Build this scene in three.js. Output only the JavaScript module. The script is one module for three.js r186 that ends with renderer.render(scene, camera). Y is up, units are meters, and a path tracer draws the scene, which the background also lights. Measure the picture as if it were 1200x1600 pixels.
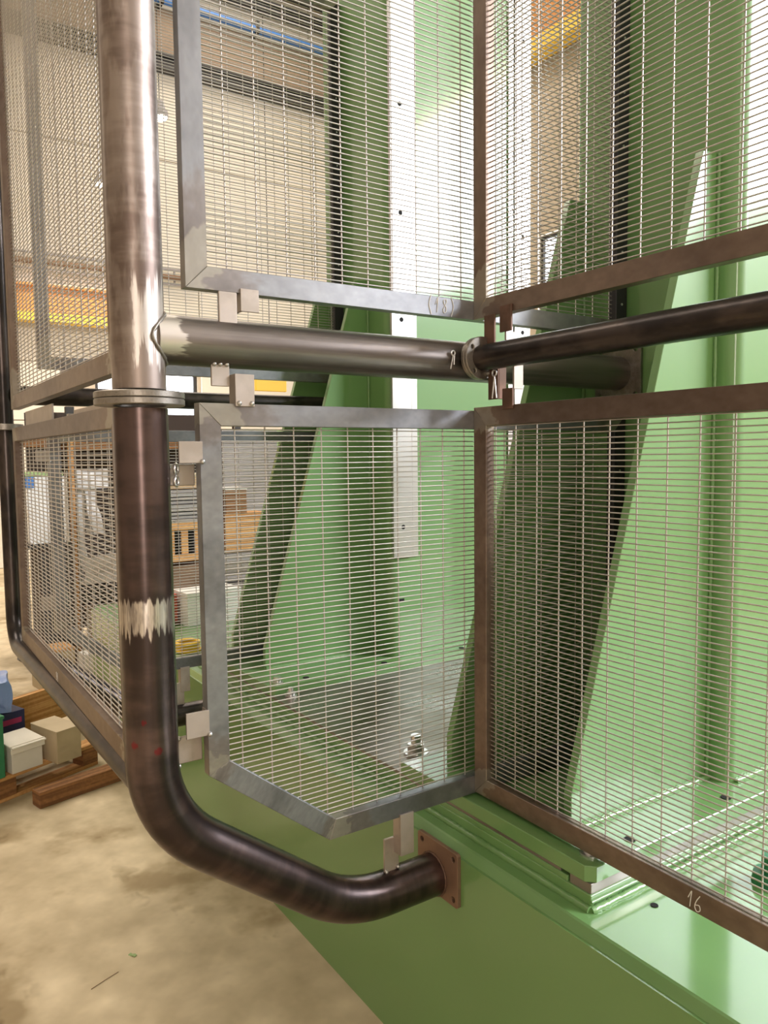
import * as THREE from 'three';
import { RoundedBoxGeometry } from 'three/addons/geometries/RoundedBoxGeometry.js';
import { mergeGeometries } from 'three/addons/utils/BufferGeometryUtils.js';
import { RectAreaLightUniformsLib } from 'three/addons/lights/RectAreaLightUniformsLib.js';

// ------------------------------------------------------------------ camera, light, exposure
RectAreaLightUniformsLib.init();
const scene = new THREE.Scene();
scene.background = new THREE.Color(0x9fb4c8);
const D2R = Math.PI / 180;
const camera = new THREE.PerspectiveCamera(2 * Math.atan(800 / 1199) / D2R, 0.75, 0.05, 80);
camera.position.set(0, 1.8, 0);
camera.rotation.order = 'YXZ';
camera.rotation.set(-4.248 * D2R, -33.617 * D2R, -0.63 * D2R);
const renderer = new THREE.WebGLRenderer({ antialias: true });
renderer.toneMapping = THREE.LinearToneMapping;
renderer.toneMappingExposure = 1.0;
renderer.shadowMap.enabled = true;
const DAY = 0xf4f7ff, WARM = 0xfff2e2;
const LIGHTS = { clerestory: 42, sideWindow: 12, backWindow: 8, skylight: 7.5, frontLight: 5, highBay: 30 };
function areaLight(color, intensity, w, h, [x, y, z], [tx, ty, tz]) {
  const l = new THREE.RectAreaLight(color, intensity, w, h);
  l.position.set(x, y, z); l.lookAt(tx, ty, tz); scene.add(l); return l;
}

// ------------------------------------------------------------------ helpers
let seed = 20231;
const rnd = () => { seed = (seed * 1664525 + 1013904223) >>> 0; return seed / 4294967296; };
const rr = (a, b) => a + (b - a) * rnd();
const V3 = (x, y, z) => new THREE.Vector3(x, y, z);
const taken = new Map();
function numbered(name) {
  const n = taken.get(name) || 0; taken.set(name, n + 1);
  return n ? `${name}_${String(n).padStart(3, '0')}` : name;
}
function thing(name, label, category, at = [0, 0, 0], turn = 0, group) {
  const o = new THREE.Group(); o.name = numbered(name); scene.add(o);
  o.position.set(...at); o.rotation.y = turn; o.userData = { label, category };
  if (group) o.userData.group = group;
  return o;
}
function mesh(name, geo, mat, parent, at, label) {
  const m = new THREE.Mesh(geo, mat); m.name = parent === scene ? numbered(name) : name;
  m.castShadow = m.receiveShadow = true;
  if (at) m.position.set(...at);
  if (label) m.userData.label = label;
  parent.add(m); return m;
}
function struct(name, geo, mat, at, parent = scene) {
  const m = mesh(name, geo, mat, parent, at);
  if (parent === scene) m.userData.kind = 'structure';
  return m;
}
function structGroup(name) { const g = new THREE.Group(); g.name = name; g.userData.kind = 'structure'; scene.add(g); return g; }
// texture coordinates in metres, taken from the face direction
function boxUV(g, ox = 0, oy = 0) {
  const n = g.index ? g.toNonIndexed() : g; const p = n.attributes.position, nm = n.attributes.normal, uv = new Float32Array(p.count * 2);
  for (let i = 0; i < p.count; i++) {
    const ax = Math.abs(nm.getX(i)), ay = Math.abs(nm.getY(i)), az = Math.abs(nm.getZ(i));
    const x = p.getX(i), y = p.getY(i), z = p.getZ(i);
    if (ax >= ay && ax >= az) { uv[2 * i] = z + ox; uv[2 * i + 1] = y + oy; }
    else if (ay >= az) { uv[2 * i] = x + ox; uv[2 * i + 1] = z + oy; }
    else { uv[2 * i] = x + ox; uv[2 * i + 1] = y + oy; }
  }
  n.setAttribute('uv', new THREE.BufferAttribute(uv, 2)); return n;
}
// box between two corners, edges rounded by r
function bx(x0, y0, z0, x1, y1, z1, r = 0) {
  const w = Math.abs(x1 - x0), h = Math.abs(y1 - y0), d = Math.abs(z1 - z0);
  const g = r ? new RoundedBoxGeometry(w, h, d, 1, Math.min(r, w * .49, h * .49, d * .49)) : new THREE.BoxGeometry(w, h, d);
  g.translate((x0 + x1) / 2, (y0 + y1) / 2, (z0 + z1) / 2); return boxUV(g, rnd() * 3, rnd() * 3);
}
const merge = list => mergeGeometries(list.map(g => { const n = g.index ? g.toNonIndexed() : g; for (const k of Object.keys(n.attributes)) if (!['position', 'normal', 'uv'].includes(k)) n.deleteAttribute(k); return n; }));
// sharp-cornered path -> points with bends of the given radii
function bendPath(pts, radii) {
  const P = pts.map(p => V3(...p)), out = [P[0].clone()];
  for (let i = 1; i < P.length - 1; i++) {
    const d1 = P[i - 1].clone().sub(P[i]).normalize(), d2 = P[i + 1].clone().sub(P[i]).normalize(), R = radii[i - 1];
    const th = Math.acos(THREE.MathUtils.clamp(d1.dot(d2), -1, 1)), t = R / Math.tan(th / 2);
    const a = P[i].clone().addScaledVector(d1, t), b = P[i].clone().addScaledVector(d2, t);
    const c = P[i].clone().addScaledVector(d1.clone().add(d2).normalize(), R / Math.sin(th / 2));
    for (let k = 0; k <= 12; k++) { const v = a.clone().sub(c).multiplyScalar(1 - k / 12).addScaledVector(b.clone().sub(c), k / 12).normalize(); out.push(c.clone().addScaledVector(v, R)); }
  }
  out.push(P[P.length - 1].clone()); return out;
}
// round bar along points; u = around (0..1), v = metres along
function sweep(pts, radius, seg = 28, n0 = null, caps = true) {
  const N = pts.length, pos = [], nor = [], uv = [], idx = [];
  let T = pts[1].clone().sub(pts[0]).normalize();
  let n = n0 ? n0.clone() : (Math.abs(T.y) < .9 ? V3(0, 1, 0) : V3(1, 0, 0)); n.addScaledVector(T, -n.dot(T)).normalize();
  let len = 0;
  for (let i = 0; i < N; i++) {
    const a = pts[Math.max(0, i - 1)], b = pts[Math.min(N - 1, i + 1)], t = b.clone().sub(a).normalize();
    n.addScaledVector(t, -n.dot(t)).normalize(); const m = t.clone().cross(n);
    if (i) len += pts[i].distanceTo(pts[i - 1]);
    const r = typeof radius === 'function' ? radius(i, len) : radius;
    for (let k = 0; k <= seg; k++) {
      const q = k / seg * 2 * Math.PI, d = n.clone().multiplyScalar(Math.cos(q)).addScaledVector(m, Math.sin(q));
      pos.push(pts[i].x + d.x * r, pts[i].y + d.y * r, pts[i].z + d.z * r); nor.push(d.x, d.y, d.z); uv.push(k / seg, len);
    }
    if (i) for (let k = 0; k < seg; k++) { const A = (i - 1) * (seg + 1) + k, B = A + seg + 1; idx.push(A, A + 1, B, A + 1, B + 1, B); }
  }
  if (caps) for (const e of [0, N - 1]) {
    const t = (e ? pts[N - 1].clone().sub(pts[N - 2]) : pts[0].clone().sub(pts[1])).normalize(), c = pos.length / 3, s = e * (seg + 1);
    pos.push(pts[e].x, pts[e].y, pts[e].z); nor.push(t.x, t.y, t.z); uv.push(.5, len * (e ? 1 : 0));
    for (let k = 0; k <= seg; k++) { pos.push(pos[(s + k) * 3], pos[(s + k) * 3 + 1], pos[(s + k) * 3 + 2]); nor.push(t.x, t.y, t.z); uv.push(uv[(s + k) * 2], uv[(s + k) * 2 + 1]); }
    for (let k = 0; k < seg; k++) e ? idx.push(c, c + 1 + k, c + 2 + k) : idx.push(c, c + 2 + k, c + 1 + k);
  }
  const g = new THREE.BufferGeometry();
  g.setAttribute('position', new THREE.Float32BufferAttribute(pos, 3)); g.setAttribute('normal', new THREE.Float32BufferAttribute(nor, 3));
  g.setAttribute('uv', new THREE.Float32BufferAttribute(uv, 2)); g.setIndex(idx); return g;
}
const rod = (a, b, r, seg = 12) => sweep([V3(...a), V3(...b)], r, seg);
// flat plate: outline in (a, b), thickness t, placed by a basis
function plate(outline, t, bevel, holes = []) {
  const s = new THREE.Shape(outline.map(p => new THREE.Vector2(...p)));
  for (const [hx, hy, hr] of holes) { const h = new THREE.Path(); h.absarc(hx, hy, hr, 0, 2 * Math.PI, true); s.holes.push(h); }
  const g = new THREE.ExtrudeGeometry(s, { depth: t - 2 * bevel, bevelEnabled: bevel > 0, bevelThickness: bevel, bevelSize: bevel, bevelOffset: -bevel, bevelSegments: 1, curveSegments: 10 });
  g.translate(0, 0, -t + bevel); return g;               // front face at z = 0
}
const basis = (u, v, w, o) => new THREE.Matrix4().makeBasis(V3(...u), V3(...v), V3(...w)).setPosition(...o);
function lathe(profile, seg = 32) { return new THREE.LatheGeometry(profile.map(p => new THREE.Vector2(...p)), seg); }
// displaced lump for wrapped and crumpled goods
function lump(w, h, d, amp, freq, sd, n = 10) {
  const g = new THREE.BoxGeometry(w, h, d, n, n, n), p = g.attributes.position;
  for (let i = 0; i < p.count; i++) {
    const x = p.getX(i), y = p.getY(i), z = p.getZ(i);
    const f = (a, b, c) => Math.sin(a * freq + sd) * Math.cos(b * freq * 1.3 + sd * 2.1) + .6 * Math.sin(c * freq * 2.3 + a * freq * 1.7 + sd);
    p.setXYZ(i, x + amp * f(y, z, x), y + amp * f(z, x, y) * (y > -h / 2 + .001 ? 1 : 0), z + amp * f(x, y, z));
  }
  const u = g.toNonIndexed(); u.computeVertexNormals(); return boxUV(u);
}

// ------------------------------------------------------------------ textures (noise that wraps round)
function noiseField(n, base, oct, sd, sx = 1, sy = 1) {
  const out = new Float32Array(n * n); let amp = 1, tot = 0;
  for (let o = 0; o < oct; o++) {
    const fx = base * sx << o, fy = base * sy << o, lat = new Float32Array(fx * fy); let s = (sd * 7919 + o * 104729) >>> 0;
    for (let i = 0; i < lat.length; i++) { s = (s * 1664525 + 1013904223) >>> 0; lat[i] = s / 4294967296; }
    for (let y = 0; y < n; y++) {
      const Y = y / n * fy, y0 = Math.floor(Y) % fy, y1 = (y0 + 1) % fy; let v = Y - Math.floor(Y); v = v * v * (3 - 2 * v);
      for (let x = 0; x < n; x++) {
        const X = x / n * fx, x0 = Math.floor(X) % fx, x1 = (x0 + 1) % fx; let u = X - Math.floor(X); u = u * u * (3 - 2 * u);
        out[y * n + x] += amp * ((lat[y0 * fx + x0] * (1 - u) + lat[y0 * fx + x1] * u) * (1 - v) + (lat[y1 * fx + x0] * (1 - u) + lat[y1 * fx + x1] * u) * v);
      }
    }
    tot += amp; amp *= .55;
  }
  for (let i = 0; i < out.length; i++) out[i] /= tot;
  return out;
}
function tex(n, fn, srgb, rep = [1, 1]) {
  const d = new Uint8Array(n * n * 4);
  for (let i = 0; i < n * n; i++) { const c = fn(i, (i % n) / n, Math.floor(i / n) / n); d[4 * i] = c[0]; d[4 * i + 1] = c[1]; d[4 * i + 2] = c[2]; d[4 * i + 3] = 255; }
  const t = new THREE.DataTexture(d, n, n); t.wrapS = t.wrapT = THREE.RepeatWrapping; t.magFilter = THREE.LinearFilter; t.minFilter = THREE.LinearMipmapLinearFilter; t.generateMipmaps = true;
  if (srgb) t.colorSpace = THREE.SRGBColorSpace;
  t.repeat.set(...rep); t.needsUpdate = true; return t;
}
const clamp8 = v => Math.max(0, Math.min(255, v));
const step = (a, b, x) => { const t = Math.max(0, Math.min(1, (x - a) / (b - a))); return t * t * (3 - 2 * t); };
const NA = noiseField(512, 4, 6, 3), NB = noiseField(512, 8, 5, 11), NC = noiseField(512, 64, 3, 5), NS = noiseField(512, 4, 4, 21, 1, 16), NG = noiseField(512, 2, 5, 31, 1, 32), NL = noiseField(512, 4, 4, 77, 10, 1);
// steel: soft mottling between two tones, with darker specks
const mottled = (a, b, k = 1) => tex(512, i => { const t = step(.35, .65, NA[i] * .7 + NB[i] * .3), s = 1 - .25 * k * step(.62, .72, NC[i]); return [0, 1, 2].map(c => clamp8((a[c] + (b[c] - a[c]) * t) * s)); }, true);
const grime = tex(512, i => { const v = 150 + 90 * (NB[i] - .5) * 2 + 40 * (NC[i] - .5); return [v, clamp8(v), v]; }, false);
const woodMap = (a, b) => tex(512, i => { const t = step(.3, .7, NG[i] * .8 + NC[i] * .2); return [0, 1, 2].map(c => clamp8(a[c] + (b[c] - a[c]) * t)); }, true, [1.2, 1.2]);
// concrete floor with trowel clouds, dust streaks and scuffs
const CF = 1024, CA = noiseField(CF, 3, 6, 41), CB = noiseField(CF, 6, 6, 43), CC = noiseField(CF, 24, 4, 47), CD = noiseField(CF, 4, 5, 53, 4, 1);
const floorMap = tex(CF, i => {
  const cloud = step(.32, .68, CA[i]), stain = step(.55, .72, CB[i]), scuff = step(.6, .69, CD[i] * .6 + CC[i] * .4) * step(.45, .6, CB[i]), fine = (CC[i] - .5) * 62;
  const base = [192, 176, 146], dirt = [140, 120, 86];
  return [0, 1, 2].map(c => { let v = base[c] + (cloud - .5) * 38 + fine * .95; v += (dirt[c] - v) * stain * .65; v -= scuff * 34; return clamp8(v); });
}, true, [1 / 3.1, 1 / 3.1]);

// ------------------------------------------------------------------ materials
const std = (o) => new THREE.MeshStandardMaterial(o), phys = (o) => new THREE.MeshPhysicalMaterial(o);
const lin = (r, g, b) => new THREE.Color().setRGB(r, g, b);
const M = {
  floor: std({ map: floorMap, roughness: .82 }),
  wall: std({ color: lin(.74, .69, .59), roughness: .9 }),
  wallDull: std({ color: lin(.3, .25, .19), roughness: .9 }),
  cladding: std({ color: lin(.3, .22, .155), roughness: .9 }),
  wallPlain: std({ color: lin(.55, .47, .37), roughness: .9 }),
  ceiling: std({ color: lin(.6, .57, .5), roughness: .95 }),
  green: phys({ color: lin(.148, .305, .098), roughness: .5, clearcoat: .9, clearcoatRoughness: .11 }),
  dark: std({ color: lin(.018, .018, .02), roughness: .5 }),
  darkSteel: std({ color: lin(.05, .047, .045), roughness: .55, metalness: .5 }),
  rail: std({ color: lin(.6, .58, .56), roughness: .36, metalness: .9 }),
  machined: std({ color: lin(.3, .27, .245), roughness: .62, metalness: .8, roughnessMap: grime }),
  bolt: std({ color: lin(.72, .72, .72), roughness: .28, metalness: .95 }),
  flange: std({ map: mottled([156, 150, 142], [128, 122, 114], .3), roughness: .4, metalness: .85 }),
  tab: std({ map: mottled([188, 178, 170], [172, 162, 152], 0), roughness: .5, metalness: .7 }),
  tabBrown: std({ map: mottled([150, 122, 102], [126, 100, 84], 0), roughness: .55, metalness: .6 }),
  rusty: std({ map: mottled([124, 96, 82], [100, 78, 66], 0), roughness: .55, metalness: .6 }),
  wire: std({ color: lin(.56, .53, .5), roughness: .42, metalness: .85 }),
  weld: std({ color: lin(.55, .54, .52), roughness: .35, metalness: .9 }),
  scale: std({ map: mottled([84, 76, 73], [58, 54, 53], 0), roughness: .3, metalness: .88 }),
  chalk: std({ color: lin(.8, .78, .74), roughness: 1 }),
  orange: std({ color: lin(.62, .26, .06), roughness: .5 }),
  yellow: std({ color: lin(.86, .56, .05), roughness: .5 }),
  blue: std({ color: lin(.06, .2, .55), roughness: .4 }),
  wood: std({ map: woodMap([206, 160, 104], [168, 118, 66]), roughness: .8 }),
  woodOld: std({ map: woodMap([150, 106, 64], [108, 72, 42]), roughness: .85 }),
  white: std({ color: lin(.78, .77, .74), roughness: .6 }),
  film: phys({ color: lin(.8, .8, .8), roughness: .35, clearcoat: .5 }),
  carton: std({ color: lin(.5, .34, .2), roughness: .9 }),
  beigeBox: std({ map: mottled([190, 174, 144], [176, 160, 130], .0), roughness: .6 }),
  paperBox: std({ map: mottled([226, 222, 212], [214, 210, 200], .0), roughness: .8 }),
  greenBin: std({ color: lin(.03, .2, .09), roughness: .5 }),
  navy: std({ color: lin(.02, .025, .09), roughness: .6 }),
  blueFilm: phys({ color: lin(.2, .3, .6), roughness: .4, clearcoat: .4 }),
  magenta: std({ color: lin(.35, .03, .12), roughness: .7 }),
  grey: std({ color: lin(.3, .28, .27), roughness: .7 }),
  brown: std({ color: lin(.2, .12, .07), roughness: .8 }),
  red: std({ color: lin(.5, .09, .05), roughness: .5 }),
  mint: std({ color: lin(.32, .45, .2), roughness: .6 }),
  black: std({ color: lin(.01, .01, .01), roughness: .9 }),
};
M.scale.map.repeat.set(1, 2.2);
M.tab.map.repeat.set(3, 3); M.rusty.map.repeat.set(4, 4); M.flange.map.repeat.set(6, 6);
const glow = (c, k) => std({ color: 0x111111, emissive: new THREE.Color(c), emissiveIntensity: k, roughness: .3 });
// frame bars: rolled steel, ground bright round the welded corners (u runs once along each bar)
function barMap(brown) {
  const n = 512;
  return tex(n, (i, u, v) => {
    const t = NA[i] * .6 + NB[i] * .4, edge = Math.min(u, 1 - u) * 12 + (NB[i] - .5) * 1.4 + (NC[i] - .5) * .5;
    const ground = 1 - step(.62, .72, edge), tint = step(.6, .7, edge) * (1 - step(1.1, 1.5, edge));
    const a = brown ? [136, 120, 108] : [152, 154, 158], b = brown ? [112, 98, 90] : [122, 123, 127];
    return [0, 1, 2].map(c => { let w = a[c] + (b[c] - a[c]) * step(.35, .65, t); w += ([172, 166, 152][c] - w) * ground * .7; w += ([126, 106, 92][c] - w) * tint * .3; w += (NC[i] - .5) * 22; return clamp8(w); });
  }, true);
}
const mapBar = barMap(false), mapBarB = barMap(true);
M.bar = std({ map: mapBar, roughness: .42, metalness: .82 });
M.barBrown = std({ map: mapBarB, roughness: .42, metalness: .82 });
// guard post: dark mill scale, ground to bright metal round the welds; lower length starts at the flange and runs down
function postMap(fn, a, b, N2 = NS) {
  const n = 512;
  return tex(n, (i, u, v) => {
    const t = step(.35, .65, NA[i] * .6 + N2[i] * .4), g = fn(u, v, NB[i], NC[i], i);
    return [0, 1, 2].map(c => { let w = a[c] + (b[c] - a[c]) * t; w += ([216, 210, 204][c] - w) * g[0]; if (g[1]) w += ([150, 30, 40][c] - w) * g[1]; return clamp8(w); });
  }, true);
}
const LOWLEN = 2.0;
const mapPostLow = postMap((u, v, nb, nc, i) => {
  const y = 1.91 - v * LOWLEN, jag = (NS[((i % 512) * 512 + 17) % 262144] - .5) * .07 + (nc - .5) * .02;
  const ring = step(1.435, 1.443, y + jag) * (1 - step(1.505, 1.511, y - jag * .5)) * (.8 + .2 * step(.4, .6, NS[((i % 512) * 512 + 301) % 262144]));
  const dot = (uu, yy, r) => 1 - step(r * .7, r, Math.hypot((u - uu) * .358, y - yy) + (nc - .5) * .008);
  return [ring * (.75 + .25 * step(.4, .6, nc)), Math.max(dot(.9, 1.2, .008), dot(.76, 1.185, .010), dot(.83, 1.25, .005)) * .5];
}, [104, 88, 85], [72, 63, 62]);
const mapPostUp = postMap((u, v, nb, nc, i) => {
  const y = 1.93 + v * 1.2, worn = step(.5, .64, nb) * .25;
  const k = (NS[((i % 512) * 512 + 91) % 262144] - .5) * .16;
  const joint = step(1.99, 2.0, y + k) * (1 - step(2.12, 2.15, y - k)) * step(.17, .19, u + (nc - .5) * .03) * (1 - step(.4, .42, u));
  return [Math.max(worn, joint * .85), 0];
}, [152, 139, 131], [120, 106, 99]);
mapPostLow.repeat.set(1, 1 / LOWLEN); mapPostUp.repeat.set(1, 1 / 1.2);
const mapPipe = postMap((u, v, nb, nc, i) => { const y = v * 1.5, k = (NB[i] - .5) * .07 + (nc - .5) * .02, uu = (u + .12) % 1; return [(1 - step(.042, .05, y + k)) * (1 - step(.46, .5, uu + (nc - .5) * .04)), 0]; }, [136, 128, 123], [108, 101, 97], NL);
mapPipe.repeat.set(1, 1 / 1.5);
M.pipe = std({ map: mapPipe, roughness: .36, metalness: .88 });
M.postLow = std({ map: mapPostLow, roughness: .28, metalness: .9 });
M.postUp = std({ map: mapPostUp, roughness: .44, metalness: .9 });

// ------------------------------------------------------------------ the hall
const HX0 = -8, HX1 = 10, HZ0 = -14, HZ1 = 9, HY = 11;
const floorGeo = new THREE.BoxGeometry(HX1 - HX0 + .6, .3, HZ1 - HZ0 + .6); floorGeo.translate((HX0 + HX1) / 2, -.15, (HZ0 + HZ1) / 2);
struct('floor', boxUV(floorGeo, .35, .6), M.floor);
// ceiling with openings for the skylights
const SKY = [[-4, -1.4, -13, -4], [4.5, 7.1, -13, -6]];
{
  const s = new THREE.Shape([[HX0 - .3, HZ0 - .3], [HX1 + .3, HZ0 - .3], [HX1 + .3, HZ1 + .3], [HX0 - .3, HZ1 + .3]].map(p => new THREE.Vector2(p[0], -p[1])));
  for (const [a, b, c, d] of SKY) s.holes.push(new THREE.Path([[a, c], [a, d], [b, d], [b, c]].map(p => new THREE.Vector2(p[0], -p[1]))));
  const g = new THREE.ExtrudeGeometry(s, { depth: .3, bevelEnabled: false }); g.rotateX(-Math.PI / 2); g.translate(0, HY, 0);
  struct('ceiling', boxUV(g), M.ceiling);
}
let winCount = 0;
function windowUnit(w, h, cols, rows, at, turnY, turnX, color, glowK, lightK) {
  const g = structGroup(`window_${++winCount}`); g.position.set(...at); g.rotation.set(turnX, turnY, 0, 'YXZ');
  const fr = .06;
  for (const x of [-w / 2, w / 2 - fr]) mesh('window_frame', bx(x, -h / 2, -.05, x + fr, h / 2, .05), M.darkSteel, g);
  for (const y of [-h / 2, h / 2 - fr]) mesh('window_frame', bx(-w / 2, y, -.05, w / 2, y + fr, .05), M.darkSteel, g);
  for (let i = 1; i < cols; i++) mesh('mullion', bx(-w / 2 + w * i / cols - .02, -h / 2, -.04, -w / 2 + w * i / cols + .02, h / 2, .04), M.darkSteel, g);
  for (let j = 1; j < rows; j++) mesh('mullion', bx(-w / 2, -h / 2 + h * j / rows - .02, -.04, w / 2, -h / 2 + h * j / rows + .02, .04), M.darkSteel, g);
  const gm = glow(color, glowK);
  for (let i = 0; i < cols; i++) for (let j = 0; j < rows; j++)
    mesh('pane', bx(-w / 2 + w * i / cols, -h / 2 + h * j / rows, -.012, -w / 2 + w * (i + 1) / cols, -h / 2 + h * (j + 1) / rows, 0), gm, g);
  g.updateMatrixWorld(true);
  if (lightK) {
    const p = V3(0, 0, .07).applyMatrix4(g.matrixWorld), q = V3(0, 0, 1).applyMatrix4(g.matrixWorld);
    areaLight(color, lightK, w - .1, h - .1, p.toArray(), q.toArray());
  }
  return g;
}
// wall with rectangular openings, outline in (a, b)
function wallWithHoles(name, a0, a1, holes, m, place) {
  const s = new THREE.Shape([[a0, 0], [a1, 0], [a1, HY], [a0, HY]].map(p => new THREE.Vector2(...p)));
  for (const [x0, x1, y0, y1] of holes) s.holes.push(new THREE.Path([[x0, y0], [x0, y1], [x1, y1], [x1, y0]].map(p => new THREE.Vector2(...p))));
  const g = new THREE.ExtrudeGeometry(s, { depth: .3, bevelEnabled: false }); g.applyMatrix4(place); return struct(name, boxUV(g), m);
}
const RW = [[1.6, 8.4, 5.2, 8.9], [-10.02, -8.0, 3.7, 5.62]];
wallWithHoles('wall_right', -HZ1 - .3, -HZ0 + .3, RW.map(([a, b, c, d]) => [-b, -a, c, d]), M.wallPlain, basis([0, 0, -1], [0, 1, 0], [1, 0, 0], [HX1, 0, 0]));
windowUnit(6.8, 3.7, 4, 2, [HX1 + .12, 7.05, 5.0], -Math.PI / 2, 0, DAY, 4, LIGHTS.clerestory);
windowUnit(2.02, 1.92, 2, 2, [HX1 + .12, 4.66, -9.01], -Math.PI / 2, 0, DAY, 5, LIGHTS.sideWindow);
const BW = [[-4.4, -2.6, .25, 8.65]];
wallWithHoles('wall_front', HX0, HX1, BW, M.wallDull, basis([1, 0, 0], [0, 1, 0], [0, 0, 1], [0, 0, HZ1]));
windowUnit(1.8, 8.4, 2, 6, [-3.5, 4.45, HZ1 + .12], Math.PI, 0, 0xfff0e2, 2, LIGHTS.backWindow);
const FW = [[3.3, 5.15, 2.5, 3.36]];
wallWithHoles('wall_back', HX0, HX1, FW, M.wallPlain, basis([1, 0, 0], [0, 1, 0], [0, 0, 1], [0, 0, HZ0 - .3]));
windowUnit(1.85, .86, 3, 1, [4.225, 2.93, HZ0 - .1], 0, 0, DAY, 5, LIGHTS.frontLight);
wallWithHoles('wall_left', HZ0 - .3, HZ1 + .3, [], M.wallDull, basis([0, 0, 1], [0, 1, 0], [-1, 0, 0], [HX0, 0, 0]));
for (const [a, b, c, d] of SKY) windowUnit(b - a, d - c, 2, 8, [(a + b) / 2, HY + .12, (c + d) / 2], 0, Math.PI / 2, WARM, 2, a < 0 ? LIGHTS.skylight * 1.1 : LIGHTS.skylight * .65);
// precast panels on the back wall, joints left open between them
{
  const g = scene.getObjectByName('wall_back');
  const rows = [0, 2.44, 3.42, 5.2, 7.1, 8.86, 9.72, 10.98], cols = [-8, -4.4, -.8, 2.8, 5.2, 7.6, 10];
  for (let j = 0; j + 1 < rows.length; j++) for (let i = 0; i + 1 < cols.length; i++) {
    if (j === 1 && i === 3) continue;
    mesh('wall_panel', bx(cols[i] + .008, rows[j] + .008, HZ0, cols[i + 1] - .008, rows[j + 1] - .008, HZ0 + .05, .006), j === 5 ? M.cladding : M.wall, g);
  }
}
// steelwork along the back wall
function iBeam(name, label, cat, a, b, h, w, matWeb, matFlange) {         // along X or Z between a and b, y = bottom
  const t = thing(name, label, cat, [0, 0, 0]), alongX = Math.abs(b[0] - a[0]) > Math.abs(b[2] - a[2]), y = a[1];
  const box = (y0, y1, hw) => alongX ? bx(a[0], y0, a[2] - hw, b[0], y1, a[2] + hw) : bx(a[0] - hw, y0, a[2], a[0] + hw, y1, b[2]);
  mesh('web', box(y + .03, y + h - .03, .012 + w * .05), matWeb, t);
  mesh('bottom_flange', box(y, y + .05, w / 2), matFlange, t); mesh('top_flange', box(y + h - .05, y + h, w / 2), matWeb, t);
  return t;
}
{
  const t = thing('crane_rail_beam', 'orange crane beam with yellow lower edge along the far beige wall', 'beam');
  mesh('web', bx(-4, 4.16, HZ0 + .3, 3.75, 4.58, HZ0 + .36), M.orange, t);
  mesh('bottom_flange', bx(-4, 4.02, HZ0 + .2, 3.75, 4.16, HZ0 + .46), M.yellow, t, null, 'yellow painted lower flange');
  for (const x of [-3, .5, 3.5]) mesh('bracket', bx(x - .15, 4.06, HZ0 + .05, x + .15, 4.5, HZ0 + .3), M.orange, t);
  mesh('top_flange', bx(-4, 4.58, HZ0 + .2, 3.75, 4.62, HZ0 + .46), M.orange, t);
  const r = thing('crane_rail_beam', 'orange crane beam with yellow lower edge running along the right wall', 'beam');
  mesh('web', bx(9.66, 8.72, -12.5, 9.72, 9.7, 8.5), M.orange, r);
  mesh('bottom_flange', bx(9.55, 8.46, -12.5, 9.85, 8.72, 8.5), M.yellow, r, null, 'yellow painted lower flange');
  for (const z of [-11, -6, 0, 6]) mesh('bracket', bx(9.72, 8.6, z - .15, 9.98, 9.6, z + .15), M.orange, r);
}
iBeam('wall_beam', 'dark steel beam across the upper far wall under the blue pipe', 'beam', [-7.9, 8.58, HZ0 + .2], [9.9, 8.58, HZ0 + .2], .27, .24, M.darkSteel, M.darkSteel);
iBeam('roof_beam', 'lower of two black roof beams above the blue pipe', 'beam', [-7.9, 10.12, HZ0 + .25], [9.9, 10.12, HZ0 + .25], .2, .2, M.dark, M.dark);
iBeam('roof_beam', 'upper black roof beam close under the roof', 'beam', [-7.9, 10.55, HZ0 + .25], [9.9, 10.55, HZ0 + .25], .22, .2, M.dark, M.dark);
{
  const t = thing('service_pipe', 'blue service pipe running high along the far wall', 'pipe');
  mesh('pipe', rod([-7.8, 9.78, HZ0 + .22], [9.8, 9.78, HZ0 + .22], .075, 16), M.blue, t);
  for (const x of [-6, -2, 2, 4.6, 6.4, 8.4]) mesh('pipe_clip', bx(x - .03, 9.68, HZ0 + .06, x + .03, 9.9, HZ0 + .32), M.darkSteel, t);
}
{
  const t = thing('cable_tray', 'grey open cable tray above the orange crane beam', 'cable tray');
  for (const y of [4.88, 5.14]) mesh('side_rail', bx(-4, y, HZ0 + .2, 5.2, y + .03, HZ0 + .24), M.grey, t);
  for (let i = 0; i < 30; i++) mesh('rung', bx(-4 + i * .31, 4.9, HZ0 + .2, -3.97 + i * .31, 5.14, HZ0 + .23), M.grey, t);
  mesh('cable', rod([-4, 5.02, HZ0 + .28], [5.2, 5.0, HZ0 + .28], .05, 8), M.brown, t);
}
function highBay(at, label) {
  const t = thing('high_bay_lamp', label, 'lamp', at);
  mesh('housing', lathe([[.02, .2], [.05, .19], [.07, .1], [.1, .07], [.105, .0], [.095, 0], [.09, .05], [.02, .06]], 28), M.grey, t);
  mesh('lens', new THREE.SphereGeometry(.092, 20, 10).scale(1, .55, 1), glow(0xfff4e0, 8), t, [0, .005, 0]);
  mesh('rod', rod([0, .19, 0], [0, HY - at[1], 0], .005, 8), M.darkSteel, t);
  const l = new THREE.SpotLight(0xfff0dc, LIGHTS.highBay, 0, 1.2, .5, 2); l.position.set(at[0], at[1] - .1, at[2]); l.target.position.set(at[0], 0, at[2]); l.castShadow = true; l.shadow.radius = 6; scene.add(l, l.target);
}
highBay([3.18, 6.0, -9.7], 'glowing high bay lamp beside the right edge of the upper guard post');
highBay([3.1, 5.94, -12.3], 'farther small glowing high bay lamp just left of the guard post');

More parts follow.
